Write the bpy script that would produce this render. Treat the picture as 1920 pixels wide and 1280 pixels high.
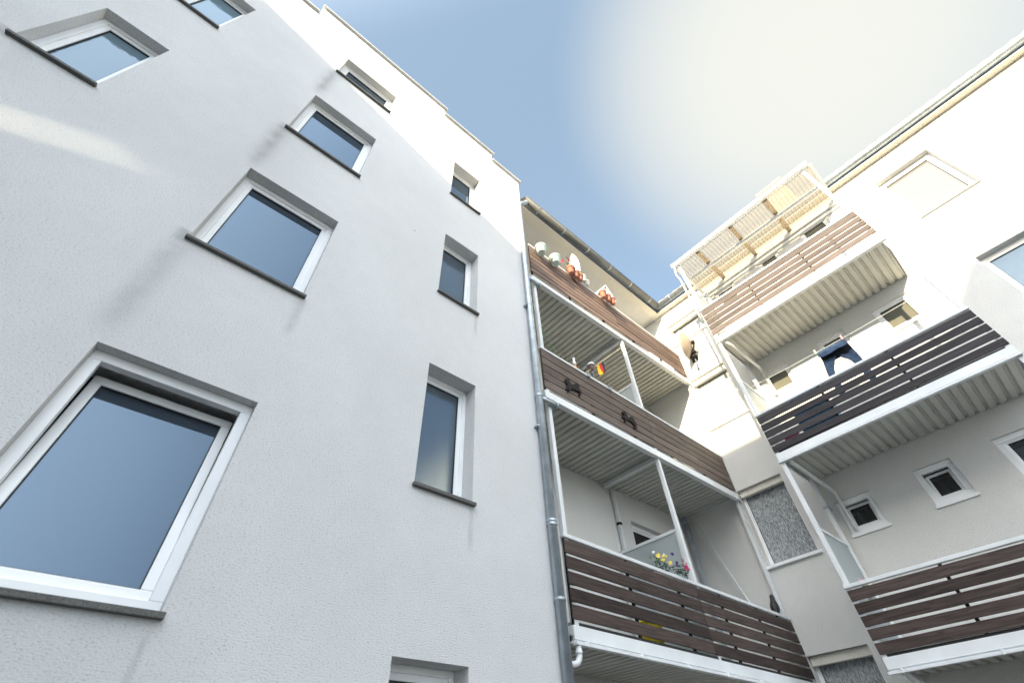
import bpy, bmesh, math, random
from mathutils import Vector, Matrix
random.seed(7)
for o in list(bpy.data.objects): bpy.data.objects.remove(o)
SC = bpy.context.scene
COL = SC.collection

# ------------------------------------------------------------------ camera
camd = bpy.data.cameras.new('camera'); cam = bpy.data.objects.new('camera', camd); COL.objects.link(cam)
AZ, EL, RO = 0.81631839738621, 0.804393293918501, -0.05536447848500383
fw = Vector((math.cos(AZ)*math.cos(EL), math.sin(AZ)*math.cos(EL), math.sin(EL)))
r0 = Vector((math.sin(AZ), -math.cos(AZ), 0)); u0_ = r0.cross(fw)
rt = math.cos(RO)*r0 + math.sin(RO)*u0_; up = -math.sin(RO)*r0 + math.cos(RO)*u0_
m = Matrix((rt, up, -fw)).transposed().to_4x4(); m.translation = (0, -3.48, 1.5)
cam.matrix_world = m
camd.sensor_width = 36; camd.lens = 15.98352; camd.clip_start = .05; camd.clip_end = 2000
camd.dof.use_dof = True; camd.dof.focus_distance = 5.2; camd.dof.aperture_fstop = 1.3
SC.camera = cam
SC.view_settings.view_transform = 'Standard'; SC.view_settings.look = 'None'
SC.view_settings.gamma = 1; SC.view_settings.exposure = 2.3

# ------------------------------------------------------------------ sky and sun
SUN = Vector((1, .33, -.375)).normalized()
elev = math.asin(-SUN.z); rotn = math.atan2(-SUN.x, -SUN.y)
W = bpy.data.worlds.new('World'); SC.world = W; W.use_nodes = True
nt = W.node_tree; nt.nodes.clear()
def wn(t, **k):
    n = nt.nodes.new(t)
    for a, b in k.items(): setattr(n, a, b)
    return n
out = wn('ShaderNodeOutputWorld'); bg = wn('ShaderNodeBackground'); bg.inputs[1].default_value = .12
sky = wn('ShaderNodeTexSky', sky_type='NISHITA'); sky.sun_disc = False
sky.sun_elevation = elev; sky.sun_rotation = rotn
sky.air_density = 1.0; sky.dust_density = 2.2; sky.ozone_density = 1.4
tc = wn('ShaderNodeTexCoord')
# bright patch painted into the sky over the right-hand roofs, standing for sun flare
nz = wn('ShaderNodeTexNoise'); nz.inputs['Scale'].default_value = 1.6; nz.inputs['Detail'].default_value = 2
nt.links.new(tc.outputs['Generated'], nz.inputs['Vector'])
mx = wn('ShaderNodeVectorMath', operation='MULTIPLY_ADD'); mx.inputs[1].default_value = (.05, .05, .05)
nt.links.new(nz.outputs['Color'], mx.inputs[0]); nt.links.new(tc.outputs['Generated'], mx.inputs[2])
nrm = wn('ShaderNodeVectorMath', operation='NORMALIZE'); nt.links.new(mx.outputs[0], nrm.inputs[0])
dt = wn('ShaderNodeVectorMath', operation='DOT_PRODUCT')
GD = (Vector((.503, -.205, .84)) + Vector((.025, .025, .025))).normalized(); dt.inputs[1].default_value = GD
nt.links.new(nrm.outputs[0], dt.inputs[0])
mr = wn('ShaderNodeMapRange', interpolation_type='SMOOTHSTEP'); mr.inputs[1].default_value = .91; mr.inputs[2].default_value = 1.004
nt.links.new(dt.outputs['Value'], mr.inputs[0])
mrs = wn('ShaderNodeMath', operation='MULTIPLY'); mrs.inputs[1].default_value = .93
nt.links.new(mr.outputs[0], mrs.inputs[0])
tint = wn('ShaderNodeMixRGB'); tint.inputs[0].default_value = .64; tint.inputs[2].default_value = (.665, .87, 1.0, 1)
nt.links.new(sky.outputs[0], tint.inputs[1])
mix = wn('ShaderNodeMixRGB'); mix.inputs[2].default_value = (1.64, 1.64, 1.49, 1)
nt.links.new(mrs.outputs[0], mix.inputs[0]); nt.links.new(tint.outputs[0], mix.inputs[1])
# broad bright lobe added to the sky behind the viewer, to fill shaded walls
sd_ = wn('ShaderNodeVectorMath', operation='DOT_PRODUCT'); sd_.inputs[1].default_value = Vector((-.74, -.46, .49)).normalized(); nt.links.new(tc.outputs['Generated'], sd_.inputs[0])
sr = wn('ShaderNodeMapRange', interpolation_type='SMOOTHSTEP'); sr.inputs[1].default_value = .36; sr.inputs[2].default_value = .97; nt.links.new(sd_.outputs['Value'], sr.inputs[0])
lobe = wn('ShaderNodeMixRGB', blend_type='ADD'); lobe.inputs[2].default_value = (5.0, 5.12, 5.2, 1)
nt.links.new(sr.outputs[0], lobe.inputs[0]); nt.links.new(mix.outputs[0], lobe.inputs[1])
nt.links.new(lobe.outputs[0], bg.inputs[0]); nt.links.new(bg.outputs[0], out.inputs[0])
sl = bpy.data.lights.new('sun', 'SUN'); sl.energy = 2.9; sl.angle = math.radians(.5); sl.color = (1, .83, .55)
so = bpy.data.objects.new('sun', sl); COL.objects.link(so); so.rotation_euler = SUN.to_track_quat('-Z', 'Y').to_euler()
so.location = (-20, -10, 30)

# ------------------------------------------------------------------ materials
MATS = {}
def mat(name, col=(.5, .5, .5), rough=.6, metal=0, spec=.5, bump=None, vary=None, rnd=0, trans=None):
    """bump=(scale, strength, distance)  vary=(scale, amount)  rnd = per-object value jitter"""
    if name in MATS: return MATS[name]
    M = bpy.data.materials.new(name); M.use_nodes = True; t = M.node_tree; b = t.nodes['Principled BSDF']
    b.inputs['Base Color'].default_value = (*col, 1); b.inputs['Roughness'].default_value = rough
    b.inputs['Metallic'].default_value = metal; b.inputs['Specular IOR Level'].default_value = spec
    co = t.nodes.new('ShaderNodeTexCoord'); last = None
    if vary:
        n = t.nodes.new('ShaderNodeTexNoise'); n.inputs['Scale'].default_value = vary[0]; n.inputs['Detail'].default_value = 6
        t.links.new(co.outputs['Object'], n.inputs['Vector'])
        r = t.nodes.new('ShaderNodeMapRange'); r.inputs[1].default_value = .3; r.inputs[2].default_value = .7
        r.inputs[3].default_value = 1-vary[1]; r.inputs[4].default_value = 1+vary[1]*.6
        t.links.new(n.outputs[0], r.inputs[0])
        mlt = t.nodes.new('ShaderNodeMixRGB'); mlt.blend_type = 'MULTIPLY'; mlt.inputs[0].default_value = 1
        mlt.inputs[1].default_value = (*col, 1); t.links.new(r.outputs[0], mlt.inputs[2]); last = mlt
    if rnd:
        oi = t.nodes.new('ShaderNodeObjectInfo'); r = t.nodes.new('ShaderNodeMapRange')
        r.inputs[3].default_value = 1-rnd; r.inputs[4].default_value = 1+rnd; t.links.new(oi.outputs['Random'], r.inputs[0])
        m2 = t.nodes.new('ShaderNodeMixRGB'); m2.blend_type = 'MULTIPLY'; m2.inputs[0].default_value = 1
        if last: t.links.new(last.outputs[0], m2.inputs[1])
        else: m2.inputs[1].default_value = (*col, 1)
        t.links.new(r.outputs[0], m2.inputs[2]); last = m2
    if last: t.links.new(last.outputs[0], b.inputs['Base Color'])
    if bump:
        n = t.nodes.new('ShaderNodeTexNoise'); n.inputs['Scale'].default_value = bump[0]; n.inputs['Detail'].default_value = 5
        t.links.new(co.outputs['Object'], n.inputs['Vector'])
        bp = t.nodes.new('ShaderNodeBump'); bp.inputs['Strength'].default_value = bump[1]; bp.inputs['Distance'].default_value = bump[2]
        t.links.new(n.outputs[0], bp.inputs['Height']); t.links.new(bp.outputs[0], b.inputs['Normal'])
    if trans:   # mix with translucent
        tr = t.nodes.new('ShaderNodeBsdfTranslucent'); tr.inputs[0].default_value = (*trans[1], 1)
        ms = t.nodes.new('ShaderNodeMixShader'); ms.inputs[0].default_value = trans[0]
        t.links.new(b.outputs[0], ms.inputs[1]); t.links.new(tr.outputs[0], ms.inputs[2])
        t.links.new(ms.outputs[0], t.nodes['Material Output'].inputs[0])
    MATS[name] = M; return M

def render_mat(name, col, stains=(), off=(0, 0, 0)):
    """rough-cast render: grainy bump, soft weathering, vertical dirt runs (x, half width, z0, z1, strength)"""
    M = bpy.data.materials.new(name); M.use_nodes = True; t = M.node_tree; b = t.nodes['Principled BSDF']; L = t.links.new
    b.inputs['Roughness'].default_value = .92; b.inputs['Specular IOR Level'].default_value = .15
    N = lambda k: t.nodes.new(k)
    co = N('ShaderNodeTexCoord')
    def math_(op, a, c=None, clamp=False):
        n = N('ShaderNodeMath'); n.operation = op; n.use_clamp = clamp
        for i, v in enumerate((a, c)):
            if v is None: continue
            if isinstance(v, (int, float)): n.inputs[i].default_value = v
            else: L(v, n.inputs[i])
        return n.outputs[0]
    def rng(v, a, c, d, e):
        n = N('ShaderNodeMapRange'); n.interpolation_type = 'SMOOTHSTEP'
        for i, q in enumerate((a, c, d, e)): n.inputs[i+1].default_value = q
        L(v, n.inputs[0]); return n.outputs[0]
    big = N('ShaderNodeTexNoise'); big.inputs['Scale'].default_value = .55; big.inputs['Detail'].default_value = 6; L(co.outputs['Object'], big.inputs['Vector'])
    mid = N('ShaderNodeTexNoise'); mid.inputs['Scale'].default_value = 5; mid.inputs['Detail'].default_value = 6; L(co.outputs['Object'], mid.inputs['Vector'])
    fine = N('ShaderNodeTexNoise'); fine.inputs['Scale'].default_value = 58; fine.inputs['Detail'].default_value = 4; fine.inputs['Roughness'].default_value = .7
    mp = N('ShaderNodeMapping'); mp.inputs['Scale'].default_value = (1, 1, 1.8); L(co.outputs['Object'], mp.inputs['Vector']); L(mp.outputs[0], fine.inputs['Vector'])
    f = math_('MULTIPLY', rng(big.outputs[0], .3, .7, .935, 1.02), rng(mid.outputs[0], .3, .7, .985, 1.01))
    f = math_('MULTIPLY', f, rng(fine.outputs[0], .30, .47, .62, 1.0))
    sx = N('ShaderNodeSeparateXYZ'); L(co.outputs['Object'], sx.inputs[0])
    wob = math_('MULTIPLY', math_('SUBTRACT', mid.outputs[0], .5), .045)
    X = math_('ADD', sx.outputs[0], wob)
    for (x0, hw, z0, z1, st) in stains:
        x0 += off[0]; z0 += off[2]; z1 += off[2]
        d = math_('ABSOLUTE', math_('SUBTRACT', X, x0))
        a = rng(d, 0, hw, 1, 0)
        zz = math_('MULTIPLY', rng(sx.outputs[2], z0, z0+.35*(z1-z0), 0, 1), rng(sx.outputs[2], z1-.12*(z1-z0), z1, 1, 0))
        a = math_('MULTIPLY', math_('MULTIPLY', a, zz), rng(mid.outputs[0], .25, .65, .45, 1))
        f = math_('MULTIPLY', f, math_('SUBTRACT', 1, math_('MULTIPLY', a, st)))
    vo = N('ShaderNodeTexVoronoi'); vo.inputs['Scale'].default_value = 1.3; L(co.outputs['Object'], vo.inputs['Vector'])
    f = math_('MULTIPLY', f, rng(vo.outputs['Distance'], .012, .03, .55, 1))
    mul = N('ShaderNodeMixRGB'); mul.blend_type = 'MULTIPLY'; mul.inputs[0].default_value = 1; mul.inputs[1].default_value = (*col, 1)
    L(f, mul.inputs[2]); L(mul.outputs[0], b.inputs['Base Color'])
    bp = N('ShaderNodeBump'); bp.inputs['Strength'].default_value = .8; bp.inputs['Distance'].default_value = .009
    L(fine.outputs[0], bp.inputs['Height']); L(bp.outputs[0], b.inputs['Normal'])
    return M

stL = []
for (x, z, w, h) in ((-.70, 5.2, .16, 1.4), (-.70, 8.0, .2, 1.25), (-.70, 10.85, .2, 1.4), (.40, 2.33, .035, 1.2), (-.33, 2.33, .03, 1.0), (2.59, 3.65, .05, .5), (2.58, 6.56, .05, .5), (.39, 5.2, .08, .6)):
    stL.append((x, w, z-h, z+.02, .2))
stL.append((-.70, .10, 6.6, 8.1, .2)); stL.append((-.70, .10, 9.4, 10.95, .22)); stL.append((-.70, .10, 11.7, 13.2, .12)); stL.append((-.6, .5, 2.6, 9.0, .05))
for (x, z) in ((-.72, 5.24), (-.72, 8.04), (-2.78, 6.54), (-.66, 10.9)):
    stL.append((x, .11, z-.13, z+.10, .3))
R_LEFT = render_mat('render_grey_white', (.70, .708, .712), stL, (6, -4, 0))
R_CREAM = render_mat('render_cream', (.745, .74, .715))
R_SOFF = render_mat('render_soffit', (.76, .735, .66))
PVC = mat('white_pvc', (.88, .89, .90), .35, vary=(3, .05))
STEEL = mat('white_powder_coat', (.72, .745, .755), .4, vary=(4, .1))
FASC = mat('white_fascia', (.76, .785, .80), .45, vary=(3, .08), bump=(6, .05, .004))
GASKET_SHADE = mat('dark_gasket_and_shade', (.02, .02, .02), .6)
CORR = mat('corrugated_metal', (.56, .56, .515), .5, vary=(.9, .18))
DECK = mat('balcony_deck', (.3, .3, .29), .8)
STONE = mat('sill_stone', (.12, .12, .115), .75, vary=(120, .5), bump=(90, .4, .003))
ALUSILL = mat('sill_metal', (.5, .51, .52), .45)
ZINC = mat('zinc', (.42, .475, .52), .42, .65, vary=(7, .22))
ZINCG = mat('gutter_zinc', (.155, .165, .165), .5, .2, vary=(5, .2))
DARKIN = mat('unlit_room_black', (.02, .018, .016), .9)
def wood(name, c1, c2, rnd=.25):
    M = bpy.data.materials.new(name); M.use_nodes = True; t = M.node_tree; b = t.nodes['Principled BSDF']; L = t.links.new
    N = lambda k: t.nodes.new(k)
    b.inputs['Roughness'].default_value = .72; b.inputs['Specular IOR Level'].default_value = .25
    co = N('ShaderNodeTexCoord'); oi = N('ShaderNodeObjectInfo')
    ad = N('ShaderNodeVectorMath'); ad.operation = 'MULTIPLY_ADD'; ad.inputs[1].default_value = (37, 11, 19)
    L(oi.outputs['Random'], ad.inputs[0]); L(co.outputs['Object'], ad.inputs[2])
    mp = N('ShaderNodeMapping'); mp.inputs['Scale'].default_value = (1.6, 20, 34); L(ad.outputs[0], mp.inputs['Vector'])
    n = N('ShaderNodeTexNoise'); n.inputs['Scale'].default_value = 1.5; n.inputs['Detail'].default_value = 8; n.inputs['Distortion'].default_value = .6; L(mp.outputs[0], n.inputs['Vector'])
    mp2 = N('ShaderNodeMapping'); mp2.inputs['Scale'].default_value = (1.1, 3, 4); L(ad.outputs[0], mp2.inputs['Vector'])
    kn = N('ShaderNodeTexVoronoi'); kn.inputs['Scale'].default_value = 2.2; L(mp2.outputs[0], kn.inputs['Vector'])
    kr = N('ShaderNodeMapRange'); kr.inputs[1].default_value = .03; kr.inputs[2].default_value = .16; kr.inputs[3].default_value = .45; kr.inputs[4].default_value = 1; L(kn.outputs['Distance'], kr.inputs[0])
    r = N('ShaderNodeMapRange'); r.inputs[1].default_value = .3; r.inputs[2].default_value = .72; L(n.outputs[0], r.inputs[0])
    mx = N('ShaderNodeMixRGB'); mx.inputs[1].default_value = (*c1, 1); mx.inputs[2].default_value = (*c2, 1); L(r.outputs[0], mx.inputs[0])
    q = N('ShaderNodeMapRange'); q.inputs[3].default_value = 1-rnd; q.inputs[4].default_value = 1+rnd; L(oi.outputs['Random'], q.inputs[0])
    mm = N('ShaderNodeMath'); mm.operation = 'MULTIPLY'; L(kr.outputs[0], mm.inputs[0]); L(q.outputs[0], mm.inputs[1])
    ml = N('ShaderNodeMixRGB'); ml.blend_type = 'MULTIPLY'; ml.inputs[0].default_value = 1; L(mx.outputs[0], ml.inputs[1]); L(mm.outputs[0], ml.inputs[2])
    L(ml.outputs[0], b.inputs['Base Color'])
    bp = N('ShaderNodeBump'); bp.inputs['Strength'].default_value = .35; bp.inputs['Distance'].default_value = .003; L(n.outputs[0], bp.inputs['Height']); L(bp.outputs[0], b.inputs['Normal'])
    return M
W_RED = wood('red_brown_boards', (.105, .075, .065), (.21, .15, .128), .22)
W_GREY = wood('weathered_boards', (.085, .065, .055), (.19, .155, .135), .2)
W_DARK = wood('dark_boards', (.035, .026, .024), (.095, .07, .062), .35)
W_BLACK = wood('black_stained_boards', (.03, .028, .032), (.065, .058, .062), .25)
W_PINK = wood('faded_red_boards', (.075, .062, .06), (.15, .125, .12), .25)
W_RAFT = wood('rafter_wood', (.38, .30, .21), (.5, .41, .3), .1)
def glass(name, tint, refl, rough=.02, wav=None, inner=(.05, .06, .07)):
    M = bpy.data.materials.new(name); M.use_nodes = True; t = M.node_tree; L = t.links.new; N = lambda k: t.nodes.new(k)
    t.nodes.remove(t.nodes['Principled BSDF'])
    g = N('ShaderNodeBsdfGlossy'); g.inputs[0].default_value = (*tint, 1); g.inputs['Roughness'].default_value = rough
    d = N('ShaderNodeBsdfDiffuse'); d.inputs[0].default_value = (*inner, 1)
    fr = N('ShaderNodeFresnel'); fr.inputs[0].default_value = 1.6
    ad = N('ShaderNodeMath'); ad.operation = 'ADD'; ad.use_clamp = True; ad.inputs[1].default_value = refl; L(fr.outputs[0], ad.inputs[0])
    ms = N('ShaderNodeMixShader'); L(ad.outputs[0], ms.inputs[0]); L(d.outputs[0], ms.inputs[1]); L(g.outputs[0], ms.inputs[2])
    L(ms.outputs[0], t.nodes['Material Output'].inputs[0])
    if wav:
        co = N('ShaderNodeTexCoord'); n = N('ShaderNodeTexNoise'); n.inputs['Scale'].default_value = wav[0]; n.inputs['Detail'].default_value = 3; L(co.outputs['Object'], n.inputs['Vector'])
        bp = N('ShaderNodeBump'); bp.inputs['Strength'].default_value = wav[1]; bp.inputs['Distance'].default_value = wav[2]; L(n.outputs[0], bp.inputs['Height'])
        L(bp.outputs[0], g.inputs['Normal'])
    return M
G_SKY = glass('window_glass', (.56, .76, .98), .10, .01, (1.2, .08, .01), (.04, .05, .065))
G_FROST = glass('frosted_glass', (.68, .84, 1), .12, .06, (260, .25, .002), (.07, .085, .1))
G_CURT = glass('curtained_glass', (.7, .85, 1), .02, .05, (9, .25, .012), (.15, .215, .26))
G_OLIVE = glass('olive_glass', (.85, .88, .85), .02, .03, None, (.13, .13, .11))
G_NET = glass('net_curtain_glass', (.9, .92, .95), .03, .03, None, (.15, .15, .147))
G_DARK = glass('dark_glass', (.8, .85, .9), .03, .02, None, (.02, .02, .02))
def patterned():
    M = bpy.data.materials.new('patterned_stair_glass'); M.use_nodes = True; t = M.node_tree; b = t.nodes['Principled BSDF']; L = t.links.new; N = lambda k: t.nodes.new(k)
    co = N('ShaderNodeTexCoord'); mp = N('ShaderNodeMapping'); mp.inputs['Scale'].default_value = (1, 88, 15); mp.inputs['Rotation'].default_value = (0, 0, 0); L(co.outputs['Object'], mp.inputs[0])
    n = N('ShaderNodeTexNoise'); n.inputs['Scale'].default_value = 1; n.inputs['Detail'].default_value = 7; n.inputs['Roughness'].default_value = .75; L(mp.outputs[0], n.inputs[0])
    r = N('ShaderNodeValToRGB'); r.color_ramp.elements[0].position = .40; r.color_ramp.elements[0].color = (.10, .11, .115, 1); r.color_ramp.elements[1].position = .62; r.color_ramp.elements[1].color = (.62, .66, .68, 1)
    L(n.outputs[0], r.inputs[0]); L(r.outputs[0], b.inputs['Base Color']); b.inputs['Roughness'].default_value = .22
    bp = N('ShaderNodeBump'); bp.inputs['Strength'].default_value = .3; bp.inputs['Distance'].default_value = .003; L(n.outputs[0], bp.inputs['Height']); L(bp.outputs[0], b.inputs['Normal'])
    return M
G_PAT = patterned()
def clearish(name, col, alpha, transl):
    M = bpy.data.materials.new(name); M.use_nodes = True; t = M.node_tree; L = t.links.new; N = lambda k: t.nodes.new(k)
    b = t.nodes['Principled BSDF']; b.inputs['Base Color'].default_value = (*col, 1); b.inputs['Roughness'].default_value = .3
    tl = N('ShaderNodeBsdfTranslucent'); tl.inputs[0].default_value = (*col, 1)
    tp = N('ShaderNodeBsdfTransparent'); tp.inputs[0].default_value = (.84, .82, .77, 1) if transl > .5 else (.95, .95, .95, 1)
    m1 = N('ShaderNodeMixShader'); m1.inputs[0].default_value = transl; L(b.outputs[0], m1.inputs[1]); L(tl.outputs[0], m1.inputs[2])
    m2 = N('ShaderNodeMixShader'); m2.inputs[0].default_value = alpha; L(m1.outputs[0], m2.inputs[1]); L(tp.outputs[0], m2.inputs[2])
    L(m2.outputs[0], t.nodes['Material Output'].inputs[0]); return M
POLY = clearish('corrugated_polycarbonate', (.40, .365, .30), .32, .62)
FROSTP = clearish('frosted_panel', (.62, .68, .70), .3, .5)
TERRA = mat('terracotta', (.48, .21, .15), .7, vary=(12, .2))
MINT = mat('mint_ceramic', (.58, .74, .72), .3)
WCER = mat('white_ceramic', (.8, .8, .78), .3)
IRON = mat('dark_iron', (.022, .02, .021), .8, 0, .2)
def leafm(n, c): return mat(n, c, .6, vary=(20, .35), trans=(.35, c))
LEAF = leafm('leaf_green', (.12, .2, .03)); LEAFD = leafm('leaf_dark', (.03, .075, .03))
YEL = mat('yellow_petal', (.75, .6, .12), .6, rnd=.2); PINK = mat('pink_petal', (.55, .03, .13), .6, rnd=.3); RED = mat('red_petal', (.7, .06, .1), .6); VIO = mat('violet_petal', (.06, .025, .12), .6); WPET = mat('white_petal', (.8, .8, .78), .6)
FEATH = mat('black_feather', (.018, .018, .022), .5, bump=(60, .5, .006))
DENIM = mat('navy_denim', (.045, .08, .15), .85, vary=(9, .45), bump=(25, .4, .006))
DENIM_SHADE = mat('denim_fold_shade', (.008, .01, .02), .9)
BRICK = mat('chimney_brick', (.42, .27, .21), .85, vary=(9, .25))
TILE = mat('roof_tile', (.3, .27, .25), .7, vary=(5, .25))
CAPM = mat('parapet_cap', (.62, .61, .58), .5, vary=(2, .1))
GROUND = mat('paving', (.085, .083, .075), .9, vary=(.6, .2), bump=(8, .4, .01))

# ------------------------------------------------------------------ mesh helpers
WM = {}
class MB:
    def __init__(s, xf=None): s.v = []; s.f = []; s.xf = xf; s.sm = set()
    def add(s, vs, fs, smooth=False):
        b = len(s.v); s.v += [Vector(s.xf(*p)) if s.xf else Vector(p) for p in vs]
        for f in fs:
            if smooth: s.sm.add(len(s.f))
            s.f.append([i+b for i in f])
        return s
    def box(s, a, b):
        x0, y0, z0 = a; x1, y1, z1 = b
        return s.add([(x0,y0,z0),(x1,y0,z0),(x1,y1,z0),(x0,y1,z0),(x0,y0,z1),(x1,y0,z1),(x1,y1,z1),(x0,y1,z1)],
              [(0,3,2,1),(4,5,6,7),(0,1,5,4),(1,2,6,5),(2,3,7,6),(3,0,4,7)])
    def quad(s, *p): return s.add(p, [tuple(range(len(p)))])
    def ring(s, u0, u1, z0, z1, fw, w0, w1, xs=None):
        """rectangular frame in u,z with depth w0..w1"""
        s.box((u0, w0, z0), (u1, w1, z0+fw)); s.box((u0, w0, z1-fw), (u1, w1, z1))
        s.box((u0, w0, z0+fw), (u0+fw, w1, z1-fw)); s.box((u1-fw, w0, z0+fw), (u1, w1, z1-fw)); return s
    def tube(s, pts, r, seg=12, cap=True):
        pts = [Vector(p) for p in pts]; rs = r if isinstance(r, (list, tuple)) else [r]*len(pts)
        vs = []; n = None
        for i, p in enumerate(pts):
            d = (pts[min(i+1, len(pts)-1)] - pts[max(i-1, 0)]).normalized()
            if n is None: n = d.orthogonal().normalized()
            n = (n - d*n.dot(d)).normalized(); b = d.cross(n)
            for k in range(seg):
                a = 2*math.pi*k/seg; vs.append(p + rs[i]*(math.cos(a)*n + math.sin(a)*b))
        fs = [(i*seg+k, i*seg+(k+1) % seg, (i+1)*seg+(k+1) % seg, (i+1)*seg+k) for i in range(len(pts)-1) for k in range(seg)]
        s.add(vs, fs, True)
        if cap:
            b0 = len(s.v)-len(vs); s.f.append([b0+k for k in range(seg)][::-1]); s.f.append([b0+(len(pts)-1)*seg+k for k in range(seg)])
        return s
    def lathe(s, c, prof, seg=24):
        vs = [(c[0]+r*math.cos(2*math.pi*k/seg), c[1]+r*math.sin(2*math.pi*k/seg), c[2]+z) for r, z in prof for k in range(seg)]
        fs = [(i*seg+k, i*seg+(k+1) % seg, (i+1)*seg+(k+1) % seg, (i+1)*seg+k) for i in range(len(prof)-1) for k in range(seg)]
        s.add(vs, fs, True)
        b0 = len(s.v)-len(vs); s.f.append([b0+k for k in range(seg)][::-1]); s.f.append([b0+(len(prof)-1)*seg+k for k in range(seg)]); return s
    def prism(s, poly, w0, w1):
        """polygon in (u,z), extruded along w"""
        n = len(poly); vs = [(a, w0, b) for a, b in poly] + [(a, w1, b) for a, b in poly]
        return s.add(vs, [tuple(range(n)), tuple(range(2*n-1, n-1, -1))] + [(i, (i+1) % n, n+(i+1) % n, n+i)[::-1] for i in range(n)])
    def sweep(s, secs, seg=14):
        """secs: (centre, side radius vector, up radius vector)"""
        vs = []
        for c, a, b in secs:
            c, a, b = Vector(c), Vector(a), Vector(b)
            for k in range(seg): t = 2*math.pi*k/seg; vs.append(c + a*math.cos(t) + b*math.sin(t))
        fs = [(i*seg+k, i*seg+(k+1) % seg, (i+1)*seg+(k+1) % seg, (i+1)*seg+k) for i in range(len(secs)-1) for k in range(seg)]
        s.add(vs, fs, True); b0 = len(s.v)-len(vs)
        s.f.append([b0+k for k in range(seg)][::-1]); s.f.append([b0+(len(secs)-1)*seg+k for k in range(seg)]); return s
    def leaves(s, c, rad, n, size):
        for _ in range(n):
            d = Vector((random.gauss(0, 1), random.gauss(0, 1), random.gauss(0, 1))).normalized()*random.random()**.5
            p = Vector(c) + Vector((d.x*rad[0], d.y*rad[1], d.z*rad[2])); a = Vector((random.uniform(-1, 1), random.uniform(-1, 1), random.uniform(-.4, 1))).normalized()
            b = a.orthogonal().normalized(); l = size*random.uniform(.6, 1.3)
            s.add([p-a*l*.5, p+b*l*.28, p+a*l*.5, p-b*l*.28], [(0, 1, 2, 3)])
        return s
    def petals(s, c, r, n=6):
        c = Vector(c); ax = Vector((random.uniform(-.5, .5), -1, random.uniform(-.3, .6))).normalized(); a = ax.orthogonal().normalized(); b = ax.cross(a)
        for k in range(n):
            t = 2*math.pi*k/n; d = a*math.cos(t)+b*math.sin(t); e = a*math.cos(t+1.57)+b*math.sin(t+1.57)
            s.add([c, c+d*r*.7+e*r*.45+ax*r*.2, c+d*r+ax*r*.25, c+d*r*.7-e*r*.45+ax*r*.2], [(0, 1, 2, 3)])
        return s
    def build(s, name, material, parent=None, bevel=0, M=None, local=False):
        me = bpy.data.meshes.new(name)
        pm = WM.get(parent.name, Matrix()) if parent else Matrix()
        om = pm @ M if (M is not None and local) else (M if M is not None else pm)
        inv = om.inverted()
        vs = s.v if local else [inv @ v for v in s.v]
        me.from_pydata([tuple(v) for v in vs], [], s.f); me.validate()
        bm = bmesh.new(); bm.from_mesh(me); bmesh.ops.recalc_face_normals(bm, faces=bm.faces); bm.to_mesh(me); bm.free()
        if len(s.sm) and len(me.polygons) == len(s.f):
            for i in s.sm: me.polygons[i].use_smooth = True
        me.materials.append(material)
        o = bpy.data.objects.new(name, me); COL.objects.link(o)
        if parent: o.parent = parent
        o.matrix_local = pm.inverted() @ om
        WM[o.name] = om
        if bevel:
            b = o.modifiers.new('bevel', 'BEVEL'); b.width = bevel; b.segments = 2; b.limit_method = 'ANGLE'
        return o
def tag(o, label=None, cat=None, group=None, kind=None):
    for k, v in (('label', label), ('category', cat), ('group', group), ('kind', kind)):
        if v: o[k] = v
    return o
def thing(name, label, cat, loc=(0, 0, 0), group=None, rz=0):
    o = bpy.data.objects.new(name, None); COL.objects.link(o); o.empty_display_size = .1
    M = Matrix.Translation(loc) @ Matrix.Rotation(rz, 4, 'Z'); o.matrix_world = M; WM[o.name] = M
    return tag(o, label, cat, group)
def solo(name, mb, material, label, cat, base, group=None, bevel=0):
    o = mb.build(name, material, None, bevel, Matrix.Translation(base)); return tag(o, label, cat, group)
FL = lambda u, w, z: (u, w, z)                      # left facade: u=x, w inwards
YM, XW = 1.262, 9.28
FM = lambda u, w, z: (u, YM+w, z)                   # middle wing
FR = lambda u, w, z: (XW+w, -u, z)                  # right wing: u = -y
def cut_wall(mb, u0, u1, z0, z1, holes, depth, back=.45):
    """front sheet with openings plus their reveals"""
    us = sorted({u0, u1, *[h[0] for h in holes], *[h[1] for h in holes]}); zs = sorted({z0, z1, *[h[2] for h in holes], *[h[3] for h in holes]})
    us = [u for u in us if u0 <= u <= u1]; zs = [z for z in zs if z0 <= z <= z1]
    for a, b in zip(us, us[1:]):
        for c, d in zip(zs, zs[1:]):
            mu, mz = (a+b)/2, (c+d)/2
            if any(h[0] < mu < h[1] and h[2] < mz < h[3] for h in holes): continue
            mb.quad((a, 0, c), (b, 0, c), (b, 0, d), (a, 0, d))
    for h in holes:
        if len(h) > 4 and h[4] == 'open': continue
        a, b, c, d = h[:4]
        mb.quad((a,0,c),(b,0,c),(b,back,c),(a,back,c)); mb.quad((a,0,d),(a,back,d),(b,back,d),(b,0,d))
        mb.quad((a,0,c),(a,back,c),(a,back,d),(a,0,d)); mb.quad((b,0,c),(b,0,d),(b,back,d),(b,back,c))
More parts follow.
